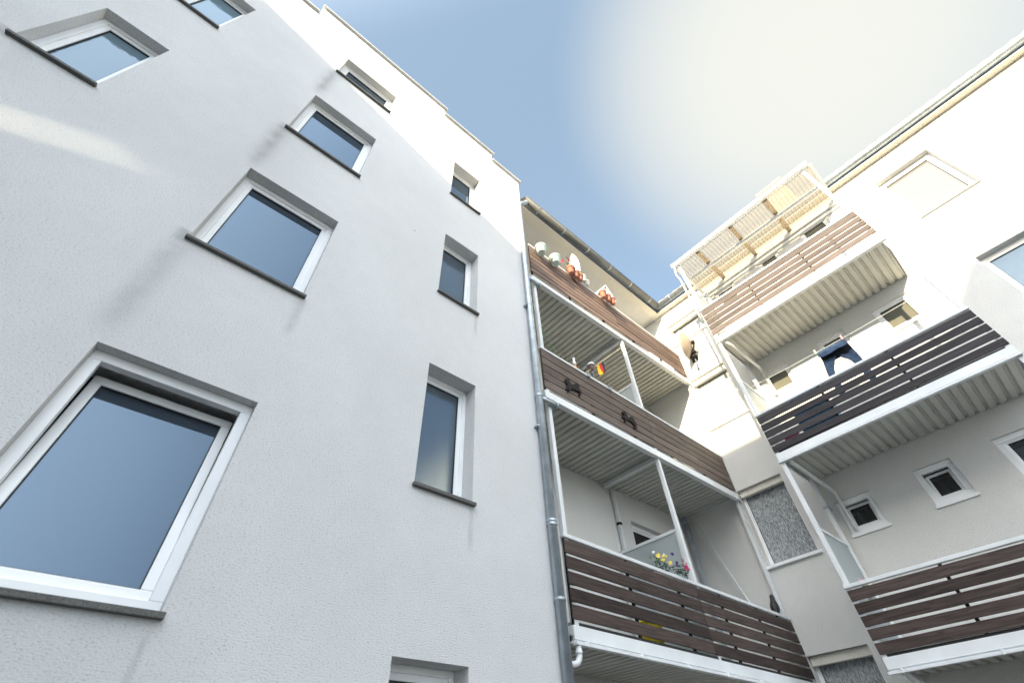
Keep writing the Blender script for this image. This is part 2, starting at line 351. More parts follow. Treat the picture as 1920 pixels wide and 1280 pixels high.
def window(parent, F, u0, u1, z0, z1, depth, gl=None, fw=.055, sw=.055, tilt=0, sill=STONE, sillout=.045, sillh=.03, mull=None, sl_side=.02):
    d = depth; zb = z0+sillh if sill else z0
    f = MB(F).ring(u0+.001, u1-.001, zb, z1-.001, fw, d, d+.07).build('window', PVC, parent, .004)
    a0, a1, c0, c1 = u0+fw-.012, u1-fw+.012, zb+fw-.012, z1-fw+.012
    T = math.radians(tilt)
    def FS(u, w, z): # tilt inwards about the bottom edge
        ww, zz = w-(d+.05), z-c0
        return F(u, d+.05+ww*math.cos(T)+zz*math.sin(T), c0+zz*math.cos(T)-ww*math.sin(T))
    if tilt: a0 += .013; a1 -= .013; c1 -= .013
    s = MB(FS); s.ring(a0, a1, c0, c1, sw, d+.018, d+.085)
    if mull: s.box(((a0+a1)/2-mull, d+.015, c0), ((a0+a1)/2+mull, d+.08, c1))
    s.build('sash', PVC, f, .005)
    MB(FS).ring(a0+sw-.004, a1-sw+.004, c0+sw-.004, c1-sw+.004, .010, d+.03, d+.055).build('gasket', GASKET_SHADE, f)
    MB(FS).box((a0+sw, d+.045, c0+sw), (a1-sw, d+.06, c1-sw)).build('pane', gl or G_SKY, f)
    if sill: MB(F).box((u0-sl_side, -sillout, z0), (u1+sl_side, d-.002, zb-.001)).build('sill', sill, f, .003)
    return f

# ------------------------------------------------------------------ ground and far side of the courtyard
g = MB().quad((-300, -300, 0), (300, -300, 0), (300, 300, 0), (-300, 300, 0)).build('ground', GROUND); tag(g, kind='structure')
wb = thing('courtyard_building', 'plain rendered block closing the far side of the courtyard behind the viewer', 'building', (-16, -10, 0))
prof = [(0.0, 16.65), (-7.6, 16.65), (-7.6, 16.3), (-12.7, 16.3), (-13.85, 17.5), (-30, 17.5), (-30, 0), (0, 0)]
# slanted slot added to the unseen wall, shaped to throw one sun streak
def west(x, z): t = x+16; return (-.33*t, z+.375*t)
slot = [west(-3.3, 4.86), west(-2.07, 5.36), west(-1.12, 5.86), west(-1.08, 5.93), west(-1.5, 5.85), west(-2.22, 5.50), west(-3.3, 5.0)]
bm = bmesh.new()
def loop(pts):
    vs = [bm.verts.new((-16, a, b)) for a, b in pts]; return [bm.edges.new((vs[i], vs[(i+1) % len(vs)])) for i in range(len(vs))]
ed = loop(prof)+loop(slot); bmesh.ops.triangle_fill(bm, use_beauty=True, use_dissolve=False, edges=ed)
ext = bmesh.ops.extrude_face_region(bm, geom=list(bm.faces)); bmesh.ops.translate(bm, vec=(-.25, 0, 0), verts=[v for v in ext['geom'] if isinstance(v, bmesh.types.BMVert)])
bmesh.ops.recalc_face_normals(bm, faces=bm.faces); bmesh.ops.translate(bm, vec=(16, 10, 0), verts=bm.verts)
me = bpy.data.meshes.new('wall'); bm.to_mesh(me); bm.free(); me.materials.append(R_CREAM)
o = bpy.data.objects.new('wall', me); COL.objects.link(o); o.parent = wb; WM[o.name] = WM[wb.name]

# ------------------------------------------------------------------ left building
LB = thing('apartment_building', 'tall grey white rough rendered apartment block with stepped parapet, filling the left side', 'building', (-6, 4, 0))
XL = 3.792
LW = [(-.672, .42, 2.335, 3.887), (-.685, .39, 5.205, 6.751), (-.69, .377, 8.015, 9.507), (-.686, .377, 10.862, 11.841),
      (-2.72, -2.083, 6.51, 7.993), (-2.72, -2.09, 9.30, 10.83), (1.912, 2.575, 9.525, 10.998), (1.916, 2.594, 6.56, 8.128), (1.921, 2.604, 3.642, 5.225), (1.919, 2.609, .78, 2.323)]
steps = [(-16, -1.575, 12.86), (-1.575, 1.47, 13.38), (1.47, 2.92, 13.03), (2.92, XL, 12.65)]
holes = [(*h,) for h in LW] + [(a, b, z, 13.38, 'open') for a, b, z in steps if z < 13.38]
b = MB(FL); cut_wall(b, -16, XL, 0, 13.38, holes, .13)
b.quad((XL, 0, 0), (XL, 9, 0), (XL, 9, 12.65), (XL, 0, 12.65))
for (a, c, z) in steps: b.box((a+.001, .45, 0 if a == -16 else 12.4), (c-.001, .8 if a != -16 else .8, z-.001))
for (a, c, z) in steps: b.quad((a, 0, z), (c, 0, z), (c, .45, z), (a, .45, z))
for (xs, za, zb) in ((-1.575, 12.86, 13.38), (1.47, 13.03, 13.38), (2.92, 12.65, 13.03)): b.quad((xs, 0, za), (xs, .45, za), (xs, .45, zb), (xs, 0, zb))
b.box((-16, .9, 0), (XL-.002, 9, 12.3))
b.build('wall', R_LEFT, LB)
for i, (a, c, z) in enumerate(steps):
    e0 = .0 if i in (0, 2, 3) else -.06; e1 = .06 if i in (1, 2, 3) else -.002
    MB().box((a+e0+.002, -.055, z+.002), (c+e1, .85, z+.052)).build('parapet_cap', CAPM, LB, .008)
for i, h in enumerate(LW):
    nar = h[0] > 1
    window(LB, FL, *h, .19 if nar else (.09 if i == 0 else .13), gl=G_FROST if nar and i in (7, 8) else (G_CURT if i in (4, 5) else (G_DARK if i == 9 else G_SKY)), tilt=6.5 if i == 0 else 0, fw=.075 if i == 0 else (.05 if nar else .062), sw=.06 if nar else .065,
           sillh=.035)
MB().box((-1.2, .44, 2), (1, .447, 4.2)).build('room_dark_sheet', DARKIN, LB)  # near-black sheet painting in the darkness of the unlit room

# ------------------------------------------------------------------ cream L-shaped building
CB = thing('apartment_building', 'cream L shaped apartment block with zinc gutters behind the timber fronted balconies', 'building', (9.28, 1.262, 0))
b = MB(FM); MW = [(7.25, 8.35, 3.9, 5.235), (7.25, 8.35, 6.9, 8.235)]
cut_wall(b, XL+.003, XW, 0, 11.42, MW, .12); b.box((XL+.003, .46, 0), (XW+6, 6, 11.4)); b.build('wall', R_CREAM, CB)
RT = [(.06, .98, 4.385, 5.90), (.06, .98, 7.375, 8.87), (.06, .98, 1.55, 3.07), (.06, .98, 10.1, 10.9)]
RS = []
for dz in (0, 2.96, 5.9):
    RS += [(1.57, 2.14, 4.44+dz, 5.045+dz), (2.81, 3.34, 4.455+dz, 5.08+dz), (3.905, 4.53, 4.44+dz, 5.10+dz)]
RU = [(5.603, 6.618, 9.342, 10.853), (5.60, 6.62, 6.44, 7.965)]
b = MB(FR); cut_wall(b, -YM, 13, 0, 11.42, RT+RS+RU, .12); b.box((.46, -YM-.46, 0), (6, 13, 11.4)) if False else b.box((-YM-.4, .46, 0), (13, 7, 11.4))
b.build('wall', R_CREAM, CB)
for h in MW: window(CB, FM, *h, .1, gl=G_DARK, fw=.06, sw=.06, sill=ALUSILL)
for h in RT:
    w_ = window(CB, FR, *h, .15, gl=G_PAT, fw=.035, sw=.035, sill=PVC, sillh=.05, sillout=.06, sl_side=.05)
    MB(FR).box((h[0]+.012, .06, h[3]-.13), (h[1]-.012, .149, h[3]-.006)).build('blind_box', R_SOFF, w_, .004)
for i, h in enumerate(RS):
    op = i in (0, 1)
    window(CB, FR, *h, .035, gl=G_DARK if i < 3 else G_OLIVE, fw=.085 if i < 3 else .06, sw=.045, tilt=13 if op else 0, sill=PVC, sillh=.045, sillout=.03, sl_side=.015)
for i, h in enumerate(RU): window(CB, FR, *h, .13, gl=(G_NET, G_CURT)[i], fw=.06, sw=.06, sill=ALUSILL, sillh=.02, sl_side=.0)
# eaves
e = MB(); e.box((XL+.01, -.02, 11.415), (9.10, .21, 11.44)); e.build('soffit', R_SOFF, CB)
e = MB(); e.box((XL+.01, .21, 11.44), (XW-.002, YM-.003, 11.47)); e.build('ceiling', R_CREAM, CB)
e = MB(); e.box((9.10, -13, 11.415), (XW+.4, .2, 11.45)); e.build('soffit', R_SOFF, CB)
e = MB(); e.box((XW-.02, -13, 11.30), (XW-.001, .18, 11.413)); e.build('frieze', R_SOFF, CB)
def halfpipe(mb, p0, p1, r, inner, seg=10):
    p0, p1 = Vector(p0), Vector(p1); d = (p1-p0).normalized(); s_ = Vector((0, 0, 1)).cross(d).normalized()
    vs = []
    for p in (p0, p1):
        for rr in (r, r-.006):
            for k in range(seg+1):
                a = math.pi+math.pi*k/seg; vs.append(p+s_*rr*math.cos(a)+Vector((0, 0, rr*math.sin(a))))
    n = seg+1; fs = []
    for k in range(seg): fs += [(k, k+1, 2*n+k+1, 2*n+k), (n+k, 3*n+k, 3*n+k+1, n+k+1), (k, n+k, n+k+1, k+1), (2*n+k, 2*n+k+1, 3*n+k+1, 3*n+k)]
    fs += [(0, 2*n, 3*n, n), (n-1, 2*n-1, 4*n-1, 3*n-1)]
    mb.add(vs, fs, True)
def gutter(p0, p1, r, npin, out, gmat=None):
    gm = MB(); halfpipe(gm, p0, p1, r, 0)
    p0, p1 = Vector(p0), Vector(p1); d = (p1-p0).normalized(); s_ = out
    gm.tube([p0+s_*r, p1+s_*r], .011, 8)
    gm.tube([p0+s_*(r*0)+Vector((0,0,-r*.0)), p0+s_*(r*0)+d*.001], .001, 4)
    go = gm.build('gutter', gmat or ZINCG, CB)
    for k in range(npin):
        p = p0.lerp(p1, (k+.5)/npin); c = MB(); 
        a = [p + s_*(r+.004)*math.cos(t) + Vector((0, 0, -(r+.004)*math.sin(t))) for t in [i*math.pi/8 for i in range(9)]]
        for q0, q1 in zip(a, a[1:]): c.add([q0-d*.016, q0+d*.016, q1+d*.016, q1-d*.016], [(0, 1, 2, 3)])
        c.box(tuple(p+s_*(r-.002)-d*.016+Vector((-.004, -.004, -.02))), tuple(p+s_*(r+.01)+d*.016+Vector((.006, .006, .02))))
        c.build('gutter_bracket', ZINC, go)
gutter((XL+.02, -.125, 11.57), (9.03, -.125, 11.57), .095, 6, Vector((0, -1, 0)))
gutter((9.03, -13, 11.56), (9.03, -.125, 11.56), .09, 14, Vector((-1, 0, 0)), ZINC)  # paler zinc on this run paints in the sun's glare
# roofs: wavy tiled slopes with thickness
def roof(F, u0, u1, w0, w1, z0, slope):
    n = int((u1-u0)/.06); vs = []; fs = []
    for i in range(n+1):
        u = u0+(u1-u0)*i/n; h = .018*math.sin(2*math.pi*u/.24)
        for w in (w0, w1): vs += [F(u, w, z0+(w-w0)*slope+h+.03), F(u, w, z0+(w-w0)*slope-.02)]
    for i in range(n):
        a = 4*i; fs += [(a, a+4, a+6, a+2), (a+1, a+3, a+7, a+5), (a, a+1, a+5, a+4)]
    r = MB(); r.add(vs, fs); return r
roof(lambda u, w, z: (u, w, z), XL+.01, 11, -.17, 4.5, 11.61, .75).build('roof', TILE, CB)
rr = roof(lambda u, w, z: (w, -u, z), -1, 13, 8.97, 13, 11.61, .72).build('roof', TILE, CB)
ch = MB().box((11.5, -4.68, 12.6), (12.2, -3.94, 15.75)); chp = ch.build('chimney', BRICK, rr)
MB().box((11.44, -4.74, 15.751), (12.26, -3.88, 15.87)).build('chimney', BRICK, rr)

# ------------------------------------------------------------------ balconies
GRP = 'timber fronted steel balconies on the cream block'
def corrugated(mb, u0, u1, w0, w1, z, pitch, amp):
    pts = []; u = u0; k = 0
    sh = [(0, 0), (.56, 0), (.68, 1), (.88, 1)]
    while u < u1:
        for a, h in sh:
            uu = u+a*pitch
            if uu <= u1: pts.append((uu, z+h*amp))
        u += pitch
    pts.append((u1, pts[-1][1])); n = len(pts); vs = [(p, w, q) for w in (w0, w1) for p, q in pts]
    mb.add(vs, [(i, i+1, n+i+1, n+i) for i in range(n-1)]); return mb
def balcony(label, frame, u0, u1, rail, brd, fas, nb, gap, wd, depth, posts, ceil, toph=.045, split=None, drain=True, frontgap=.02, boardtop=None):
    """rail / brd / fas: (left, right) heights of rail top, board underside, fascia underside"""
    o, rz = frame
    M = Matrix.Translation(o) @ Matrix.Rotation(rz, 4, 'Z')
    base = Vector(M @ Vector((u0, 0, fas[0])))
    T = thing('balcony', label, 'balcony', base, GRP, rz)
    q = lambda p, u: p[0]+(p[1]-p[0])*(u-u0)/(u1-u0)
    F0 = lambda u, w, z: M @ Vector((u, w, z))
    def FQ(p): return lambda u, w, z: M @ Vector((u, w, z+q(p, u)))
    # deck, ceiling sheet, fascia, lip
    MB(FQ(fas)).box((u0+.02, .035, .165), (u1-.01, depth-.004, .21)).build('deck', DECK, T)
    corrugated(MB(FQ(fas)), u0+.03, u1-.02, .03, depth-.006, .10, .137, .034).build('ceiling_sheet', CORR, T)
    fh = .175
    fx = MB(FQ(fas)); fx.box((u0, .012, .052), (u1, .03, fh)); fx.box((u0, .03, .04), (u0+.012, depth-.01, fh)); fx.box((u1-.012, .03, .09), (u1, depth-.01, fh)); fx.build('fascia', FASC, T, .003)
    lp = MB(FQ(fas)); lp.box((u0-.01, -.022, 0), (u1+.005, .03, .03)); lp.box((u0, .03, .004), (u1, .05, .10)); lp.box((u0, .05, .025), (u1, .085, .1))
    n = max(2, int((u1-u0)/.85))
    for k in range(n+1):
        uu = u0+.15+(u1-u0-.3)*k/n; lp.box((uu-.012, -.028, -.004), (uu+.012, .012, .045))
    lp.build('edge_gutter', FASC, T, .004)
    MB(FQ(fas)).box((u0+.02, .02, fh+.002), (u1-.02, .03, fh+.03)).build('shadow_strip', GASKET_SHADE, T)  # dark strip painted in for the shade between boards and fascia
    # rail
    rl = MB(FQ(rail)); rl.box((u0-.015, -.012, -toph), (u1+.005, .05, 0)); rl.build('handrail', STEEL, T, .006)
    # boards
    bt = boardtop or (rail[0]-toph-frontgap, rail[1]-toph-frontgap)
    segs = [(u0, u1)] if not split else [(u0, split-.004), (split+.004, u1)]
    for k in range(nb):
        t0, t1 = k/nb, (k+1)/nb
        for (a, c) in segs:
            def zz(u, t): return q(bt, u)*(1-t)+q(brd, u)*t
            bo = MB(); A = Vector((a, 0, zz(a, t1)))
            jit = random.uniform(-.004, .004); wob = [random.uniform(-.003, .003) for _ in range(2)]
            pts = []
            nseg = 1
            for u in (a, c):
                wb_ = wob[0 if u == a else 1]; hi = zz(u, t0)-gap/2*(1 if k else .3)+wb_; lo = zz(u, t1)+gap/2+wb_
                for w in (0, .02): pts.append((u-a, w+jit, hi-A.z)); pts.append((u-a, w+jit, lo-A.z))
            bo.add(pts, [(0, 1, 5, 4), (2, 6, 7, 3), (0, 4, 6, 2), (1, 3, 7, 5), (0, 2, 3, 1), (4, 5, 7, 6)])
            ob = bo.build('board', wd, T, .004, WM[T.name].inverted() @ M @ Matrix.Translation(A), local=True)
    # uprights behind the boards
    nu = max(3, round((u1-u0)/1.05))
    for k in range(nu+1):
        uu = u0+.04+(u1-u0-.08)*k/nu
        MB(F0).box((uu-.02, .026, q(fas, uu)+fh), (uu+.02, .05, q(rail, uu)-toph)).build('upright', IRON if wd is not W_PINK else STEEL, T)
    # posts up to the next ceiling
    for (pu, pw, pz) in posts:
        MB(F0).box((pu-.032, pw-.032, q(fas, pu)+.18 if pw > .3 else q(rail, pu)-.9), (pu+.032, pw+.032, pz)).build('post', STEEL, T, .006)
    if ceil:  # cross beam carrying the ceiling above the middle post
        pass
    if drain:
        d = MB(F0); z = q(fas, u0)
        d.tube([(u0+.16, .09, z+.06), (u0+.16, .09, z-.03), (u0+.19, .17, z-.08), (u0+.25, depth-.2, z-.20), (u0+.25, depth-.06, z-.22), (u0+.25, depth-.06, z-.9)], .033, 10)
        d.build('drain_pipe', STEEL, T)
    return T, M, F0, q, rail, fas
MF = ((0, -.064, 0), 0.0); DM = YM+.064
RFm = ((7.937, 0, 0), -math.pi/2); DR = XW-7.937
yl, yr = 1.42, 4.757
# middle column (top, middle, bottom)
b1 = balcony('red brown timber balcony hung with flower pots, topmost of the left stack', MF, 3.84, 9.25, (9.70, 9.80), (8.75, 8.99), (8.46, 8.74), 6, .018, W_RED, DM, [(9.2, .05, 9.7)], None, split=6.52, drain=False, frontgap=.012)
b2 = balcony('weathered grey brown timber balcony carrying two iron horses', MF, 3.83, 9.26, (6.665, 6.725), (5.82, 5.895), (5.605, 5.69), 5, .018, W_GREY, DM, [(3.90, .05, 8.50), (6.54, .05, 8.62), (9.21, .05, 8.74), (6.80, DM-.05, 8.70)], None, split=6.56, drain=False, frontgap=.012)
b3 = balcony('dark brown timber balcony with pansies and a black bird on its rail', MF, 3.84, 9.26, (3.675, 3.62), (2.81, 2.76), (2.60, 2.55), 5, .03, W_DARK, DM, [(3.90, .05, 5.62), (6.53, .05, 5.66), (9.21, .05, 5.70), (6.80, DM-.05, 5.70)], None, split=6.44, drain=False)
for (T, z0, z1, zt) in ((b2[0], 5.8, 7.415, 8.62), (b3[0], 2.75, 4.46, 5.65)):
    p = MB(); p.box((6.525, -.03, zt-.62*0+.0), (6.595, 1.2, zt+.075)); p.build('cross_beam', STEEL, T, .004)
    p = MB(lambda u, w, z: (w, u, z)); p.ring(.02, 1.16, z0, z1, .045, 6.53, 6.575); dv = p.build('divider', STEEL, T, .004)
    MB().box((6.547, .06, z0+.04), (6.556, 1.12, z1-.04)).build('panel', FROSTP, dv)
    MB().tube([(6.80, YM-.05, zt-.6), (6.80, YM-.05, zt-.64)], .05, 12).build('collar', IRON, T)
    MB().box((9.10, YM-.14, z0-.1), (9.16, YM-.06, zt)).build('post', ZINC, T, .005)
# right column
c1 = balcony('sunlit faded red timber balcony under the translucent canopy', RFm, yl, yr, (9.40, 9.29), (8.54, 8.50), (8.29, 8.25), 5, .030, W_PINK, DR, [(yl+.035, .05, 11.2), (yr-.035, .05, 11.15)], None)
c2 = balcony('black stained timber balcony with blue jeans hung above its rail', RFm, yl, yr, (6.40, 6.385), (5.595, 5.61), (5.405, 5.415), 5, .030, W_BLACK, DR, [(yl+.035, .05, 8.46), (yr-.035, .05, 8.42)], None)
c3 = balcony('dark brown timber balcony below two small tilted windows, lowest of the right stack', RFm, yl, yr, (3.51, 3.50), (2.695, 2.70), (2.50, 2.51), 5, .031, W_DARK, DR, [(yl+.035, .05, 5.56), (yr-.035, .05, 5.56)], None)
for (T, z0, z1, zt) in ((c1[0], 8.5, 10.2, 11.15), (c2[0], 5.6, 7.3, 8.45), (c3[0], 2.7, 4.33, 5.55)):
    p = MB(); 
    p.xf = lambda u, w, z: (u, w, z)
    p.ring(7.99, 9.1, z0, z1, .04, -1.475, -1.435); dv = p.build('divider', STEEL, T, .004)
    MB().box((8.03, -1.458, z0+.04), (9.06, -1.450, z1-.04)).build('panel', FROSTP, dv)
    MB().box((9.07, -1.49, z0), (9.13, -1.43, zt)).build('post', STEEL, T, .005)
    MB().box((9.06, -1.50, zt-.62), (9.26, -1.42, zt-.58)).build('wall_bracket', ZINC, T)

# ------------------------------------------------------------------ canopy over the top right balcony
CA = thing('canopy', 'translucent corrugated canopy with brown rafters over the top right balcony', 'canopy', (7.94, -3.1, 11.1))
FC = lambda u, w, z: (w, -u, z)
def zc(w): return 11.21+.05*(w-7.937)/1.34
cs = MB(lambda u, w, z: (w, -u, zc(w)+z)); corrugated(cs, 1.34, 4.93, 7.95, 9.262, 0, .085, .010); cs.build('sheet', POLY, CA)
for yy in (2.01, 2.93, 3.83):
    MB(lambda u, w, z: (w, -u, zc(w)+z)).box((yy-.05, 7.98, -.10), (yy+.05, 9.25, -.012)).build('rafter', W_RAFT, CA, .004)
for e_ in (1.36, 4.90): MB(lambda u, w, z: (w, -u, zc(w)+z)).box((e_-.03, 7.96, -.09), (e_+.03, 9.26, -.004)).build('rafter', STEEL, CA, .004)
MB(FC).tube([(1.45, 8.5, 11.08), (4.80, 8.54, 11.06)], .055, 14).build('purlin', STEEL, CA)
MB(FC).box((1.34, 9.215, 11.03), (4.93, 9.275, 11.13)).build('ledger', STEEL, CA, .004)
MB(FC).box((1.34, 9.235, 10.90), (4.93, 9.275, 10.96)).build('ledger', STEEL, CA, .004)
ga = MB(FC); ga.box((1.31, 7.86, 11.15), (4.88, 7.95, 11.17)); ga.box((1.31, 7.86, 11.17), (4.88, 7.875, 11.26)); ga.box((1.31, 7.94, 11.17), (4.88, 7.955, 11.25)); ga.box((1.31, 7.875, 11.17), (1.32, 7.94, 11.25)); ga.box((4.87, 7.875, 11.17), (4.88, 7.94, 11.25))
for k in range(6): ga.box((1.5+k*.6, 7.852, 11.13), (1.53+k*.6, 7.96, 11.155))
ga.build('gutter', FASC, CA, .004)
MB(FC).tube([(1.36, 7.90, 11.16), (1.36, 7.90, 11.08), (1.33, 7.91, 11.02), (1.30, 7.95, 10.93), (1.30, 7.99, 10.86), (1.32, 8.02, 10.75), (1.33, 8.02, 9.6), (1.33, 8.02, 9.1)], .032, 12).build('downpipe', ZINC, CA)

# ------------------------------------------------------------------ main downpipe at the joint of the two buildings
DP = thing('downpipe', 'grey zinc downpipe running the full height between the two blocks', 'downpipe', (3.675, -.06, 0))
MB().tube([(3.86, -.125, 11.49), (3.84, -.12, 11.42), (3.72, -.08, 11.30), (3.675, -.06, 11.18), (3.675, -.06, .05)], .052, 18).build('pipe', ZINC, DP)
for z in (10.7, 7.56, 5.55, 3.75, 3.71, 2.95, 1.2): MB().tube([(3.675, -.06, z), (3.675, -.06, z+.03)], .06, 18).build('collar', ZINC, DP, .003)
for z in (7.52, 5.02, 2.2): MB().box((3.58, -.075, z), (3.70, .0, z+.03)).build('bracket', ZINC, DP)
for z in (8.43, 5.58): 
    MB().tube([(3.70, -.08, z-.05), (3.98, -.09, z-.05)], .035, 12).build('branch', ZINC, DP); MB().tube([(3.965, -.09, z-.05), (4.0, -.09, z-.05)], .048, 14).build('end_cap', ZINC, DP)
MB().tube([(3.875, -.05, 2.60), (3.875, -.05, 2.52), (3.865, -.05, 2.49), (3.83, -.05, 2.455), (3.78, -.055, 2.44), (3.70, -.06, 2.44)], .028, 14).build('branch', FASC, DP)
MB().tube([(3.875, -.05, 2.53), (3.875, -.05, 2.56)], .033, 14).build('collar', FASC, DP)

# ------------------------------------------------------------------ things on the top left balcony
def pot(name, mt, c, r0, r1, h, label, grp, plant=None, rim=.012):
    t = thing(name, label, 'flower pot', c, grp)
    MB().lathe(c, [(r0*.9, 0), (r0, .004), (r0+(r1-r0)*.8, h*.8), (r1, h*.82), (r1+rim, h*.83), (r1+rim, h), (r1-.01, h), (r1-.02, h*.9)], 28).build('pot', mt, t)
    MB().lathe((c[0], c[1], c[2]+h*.9), [(.004, 0), (r1-.02, .002), (.004, .004)], 20).build('soil', mat('soil', (.04, .03, .02), .9), t)
    if plant: plant(t, c, h)
    return t
PG = 'mint green pots hooked over the top rail'
def pl1(t, c, h): MB().leaves((c[0], c[1], c[2]+h+.03), (.07, .05, .05), 12, .05).build('foliage', LEAF, t)
def pl2(t, c, h):
    MB().leaves((c[0], c[1], c[2]+h+.04), (.12, .08, .08), 26, .06).build('foliage', LEAF, t)
    m = MB()
    for q in ((.17, 0, .02), (.22, -.02, .06)): m.petals((c[0]+q[0], c[1]+q[1], c[2]+h+q[2]), .045, 7)
    m.build('flower', RED, t)
pot('flower_pot', MINT, (4.06, -.19, 9.43), .085, .112, .21, 'mint green pot hooked on the red brown boards beside the downpipe', PG, pl1)
pot('flower_pot', MINT, (4.47, -.19, 9.44), .085, .112, .21, 'mint green pot on the top rail, second from the downpipe beside red blooms', PG, pl2)
TG = 'small terracotta pots on the top rail'
pot('flower_pot', TERRA, (4.99, -.17, 9.58), .055, .085, .19, 'terracotta pot with green leaves nearest the mint pots', TG, lambda t, c, h: (MB().leaves((c[0], c[1], c[2]+h+.06), (.13, .09, .1), 50, .07).build('foliage', LEAF, t), MB().petals((c[0]-.03, c[1], c[2]+h+.33), .06, 8).petals((c[0]+.03, c[1], c[2]+h+.31), .05, 8).build('flower', RED, t)))
pot('flower_pot', TERRA, (5.14, -.17, 9.56), .05, .075, .16, 'terracotta pot under the white cone, middle of its row of three', TG, lambda t, c, h: MB().leaves((c[0]+.03, c[1], c[2]+h+.1), (.14, .09, .12), 60, .07).build('foliage', LEAF, t))
pot('flower_pot', TERRA, (5.27, -.17, 9.56), .05, .075, .16, 'terracotta pot touching the two white pots', TG)
WG = 'small white pots at the end of the planted group'
pot('flower_pot', WCER, (5.44, -.14, 9.70), .05, .07, .17, 'white glazed pot with a few leaves beside the terracotta pots', WG, lambda t, c, h: MB().leaves((c[0], c[1], c[2]+h+.06), (.1, .07, .1), 20, .06).build('foliage', LEAF, t))
pot('flower_pot', WCER, (5.60, -.10, 9.71), .05, .065, .15, 'white glazed pot standing last on the rail before the gap', WG)
PS = thing('parasol', 'white furled parasol standing up behind the terracotta pots', 'parasol', (5.56, 0, 8.7))
MB().tube([(5.56, .06, 8.68), (5.56, .06, 11.16)], .018, 10).build('pole', STEEL, PS)
m = MB(); vs = []; prf = [(.03, 10.30), (.075, 10.36), (.105, 10.48), (.112, 10.62), (.10, 10.80), (.07, 10.98), (.035, 11.10), (.008, 11.14)]
for r_, z_ in prf:
    for k in range(32): t = 2*math.pi*k/32; q = r_*(1+.13*math.sin(8*t)); vs.append((5.56+q*math.cos(t), .06+q*math.sin(t), z_))
m.add(vs, [(i*32+k, i*32+(k+1) % 32, (i+1)*32+(k+1) % 32, (i+1)*32+k) for i in range(len(prf)-1) for k in range(32)], True); m.build('canopy', WCER, PS)
HT = thing('bird_house', 'small white bird house with a pointed roof on the top rail', 'bird house', (6.34, -.02, 9.75))
m = MB(); m.prism([(6.16, 9.75), (6.52, 9.75), (6.52, 9.98), (6.34, 10.26), (6.16, 9.98)], -.12, .12); m.build('body', WCER, HT)
m = MB()
for a_, b_ in (((6.08, 9.93), (6.34, 10.33)), ((6.60, 9.93), (6.34, 10.33))):
    m.add([(a_[0], -.16, a_[1]), (b_[0], -.16, b_[1]), (b_[0], .16, b_[1]), (a_[0], .16, a_[1]), (a_[0], -.16, a_[1]-.03), (b_[0], -.16, b_[1]-.035), (b_[0], .16, b_[1]-.035), (a_[0], .16, a_[1]-.03)], [(0,1,2,3),(7,6,5,4),(0,4,5,1),(2,6,7,3),(0,3,7,4)])
m.build('roof', FASC, HT)
pot('flower_pot', TERRA, (6.02, -.19, 9.53), .055, .08, .2, 'terracotta pot below the white bird house', TG)
pot('flower_pot', TERRA, (6.20, -.19, 9.55), .05, .072, .19, 'terracotta pot right of the bird house, middle of the far three', TG)
pot('flower_pot', TERRA, (6.36, -.19, 9.56), .05, .07, .18, 'terracotta pot farthest along the top rail', TG, lambda t, c, h: MB().petals((c[0]-.02, c[1], c[2]+h+.12), .04, 6).build('flower', RED, t))
# satellite dish
SD = thing('satellite_dish', 'tan satellite dish with dark mount beside the right end of the top left balcony', 'satellite dish', (9.2, -.38, 9.5))
c = Vector((8.95, -.42, 9.70)); n = (.5*Vector((.716, .247, .654)) - .83*rt - .27*up).normalized()   # opening faces away, its domed back is seen from the yard
a = Vector((0, 0, 1)).cross(n).normalized(); bb = n.cross(a)
def dpt(r_, t, off=0): return c + n*(r_*r_*1.15-.17-off) + (a*math.cos(t)+bb*math.sin(t))*r_
m = MB(); vs = []; fs = []; seg = 36; rg = [.001, .08, .16, .24, .31, .38]; nr = len(rg)
for th in (0, .014):
    for r_ in rg:
        for k in range(seg): vs.append(dpt(r_, 2*math.pi*k/seg, th))
for th in range(2):
    o_ = th*nr*seg
    for i in range(nr-1):
        for k in range(seg): fs.append((o_+i*seg+k, o_+i*seg+(k+1) % seg, o_+(i+1)*seg+(k+1) % seg, o_+(i+1)*seg+k))
for k in range(seg): fs.append(((nr-1)*seg+k, (nr-1)*seg+(k+1) % seg, (2*nr-1)*seg+(k+1) % seg, (2*nr-1)*seg+k))
m.add(vs, fs, True); m.build('dish', mat('dish_tan', (.36, .29, .235), .5), SD)
m = MB(); m.tube([dpt(.382, 2*math.pi*k/40) for k in range(41)], .013, 8, False); m.build('rim', STEEL, SD)
bk = c - n*.19
m = MB(); m.tube([bk, bk-n*.07], .055, 12); m.tube([bk-n*.06, (9.16, -.46, 9.44), (9.275, -.42, 9.42)], .026, 10); m.box((9.05, -.56, 9.44), (9.17, -.42, 9.54)); m.box((9.10, -.52, 9.36), (9.22, -.36, 9.43)); m.box((9.24, -.48, 9.32), (9.278, -.34, 9.52)); m.build('mount', IRON, SD)
m = MB(); m.tube([(9.17, -.46, 9.40), (9.24, -.42, 9.22), (9.25, -.40, 9.10)], .018, 8); m.tube([(9.245, -.405, 9.14), (9.25, -.40, 9.04)], .03, 10); m.build('receiver_arm', mat('arm_grey', (.12, .14, .17), .5), SD)

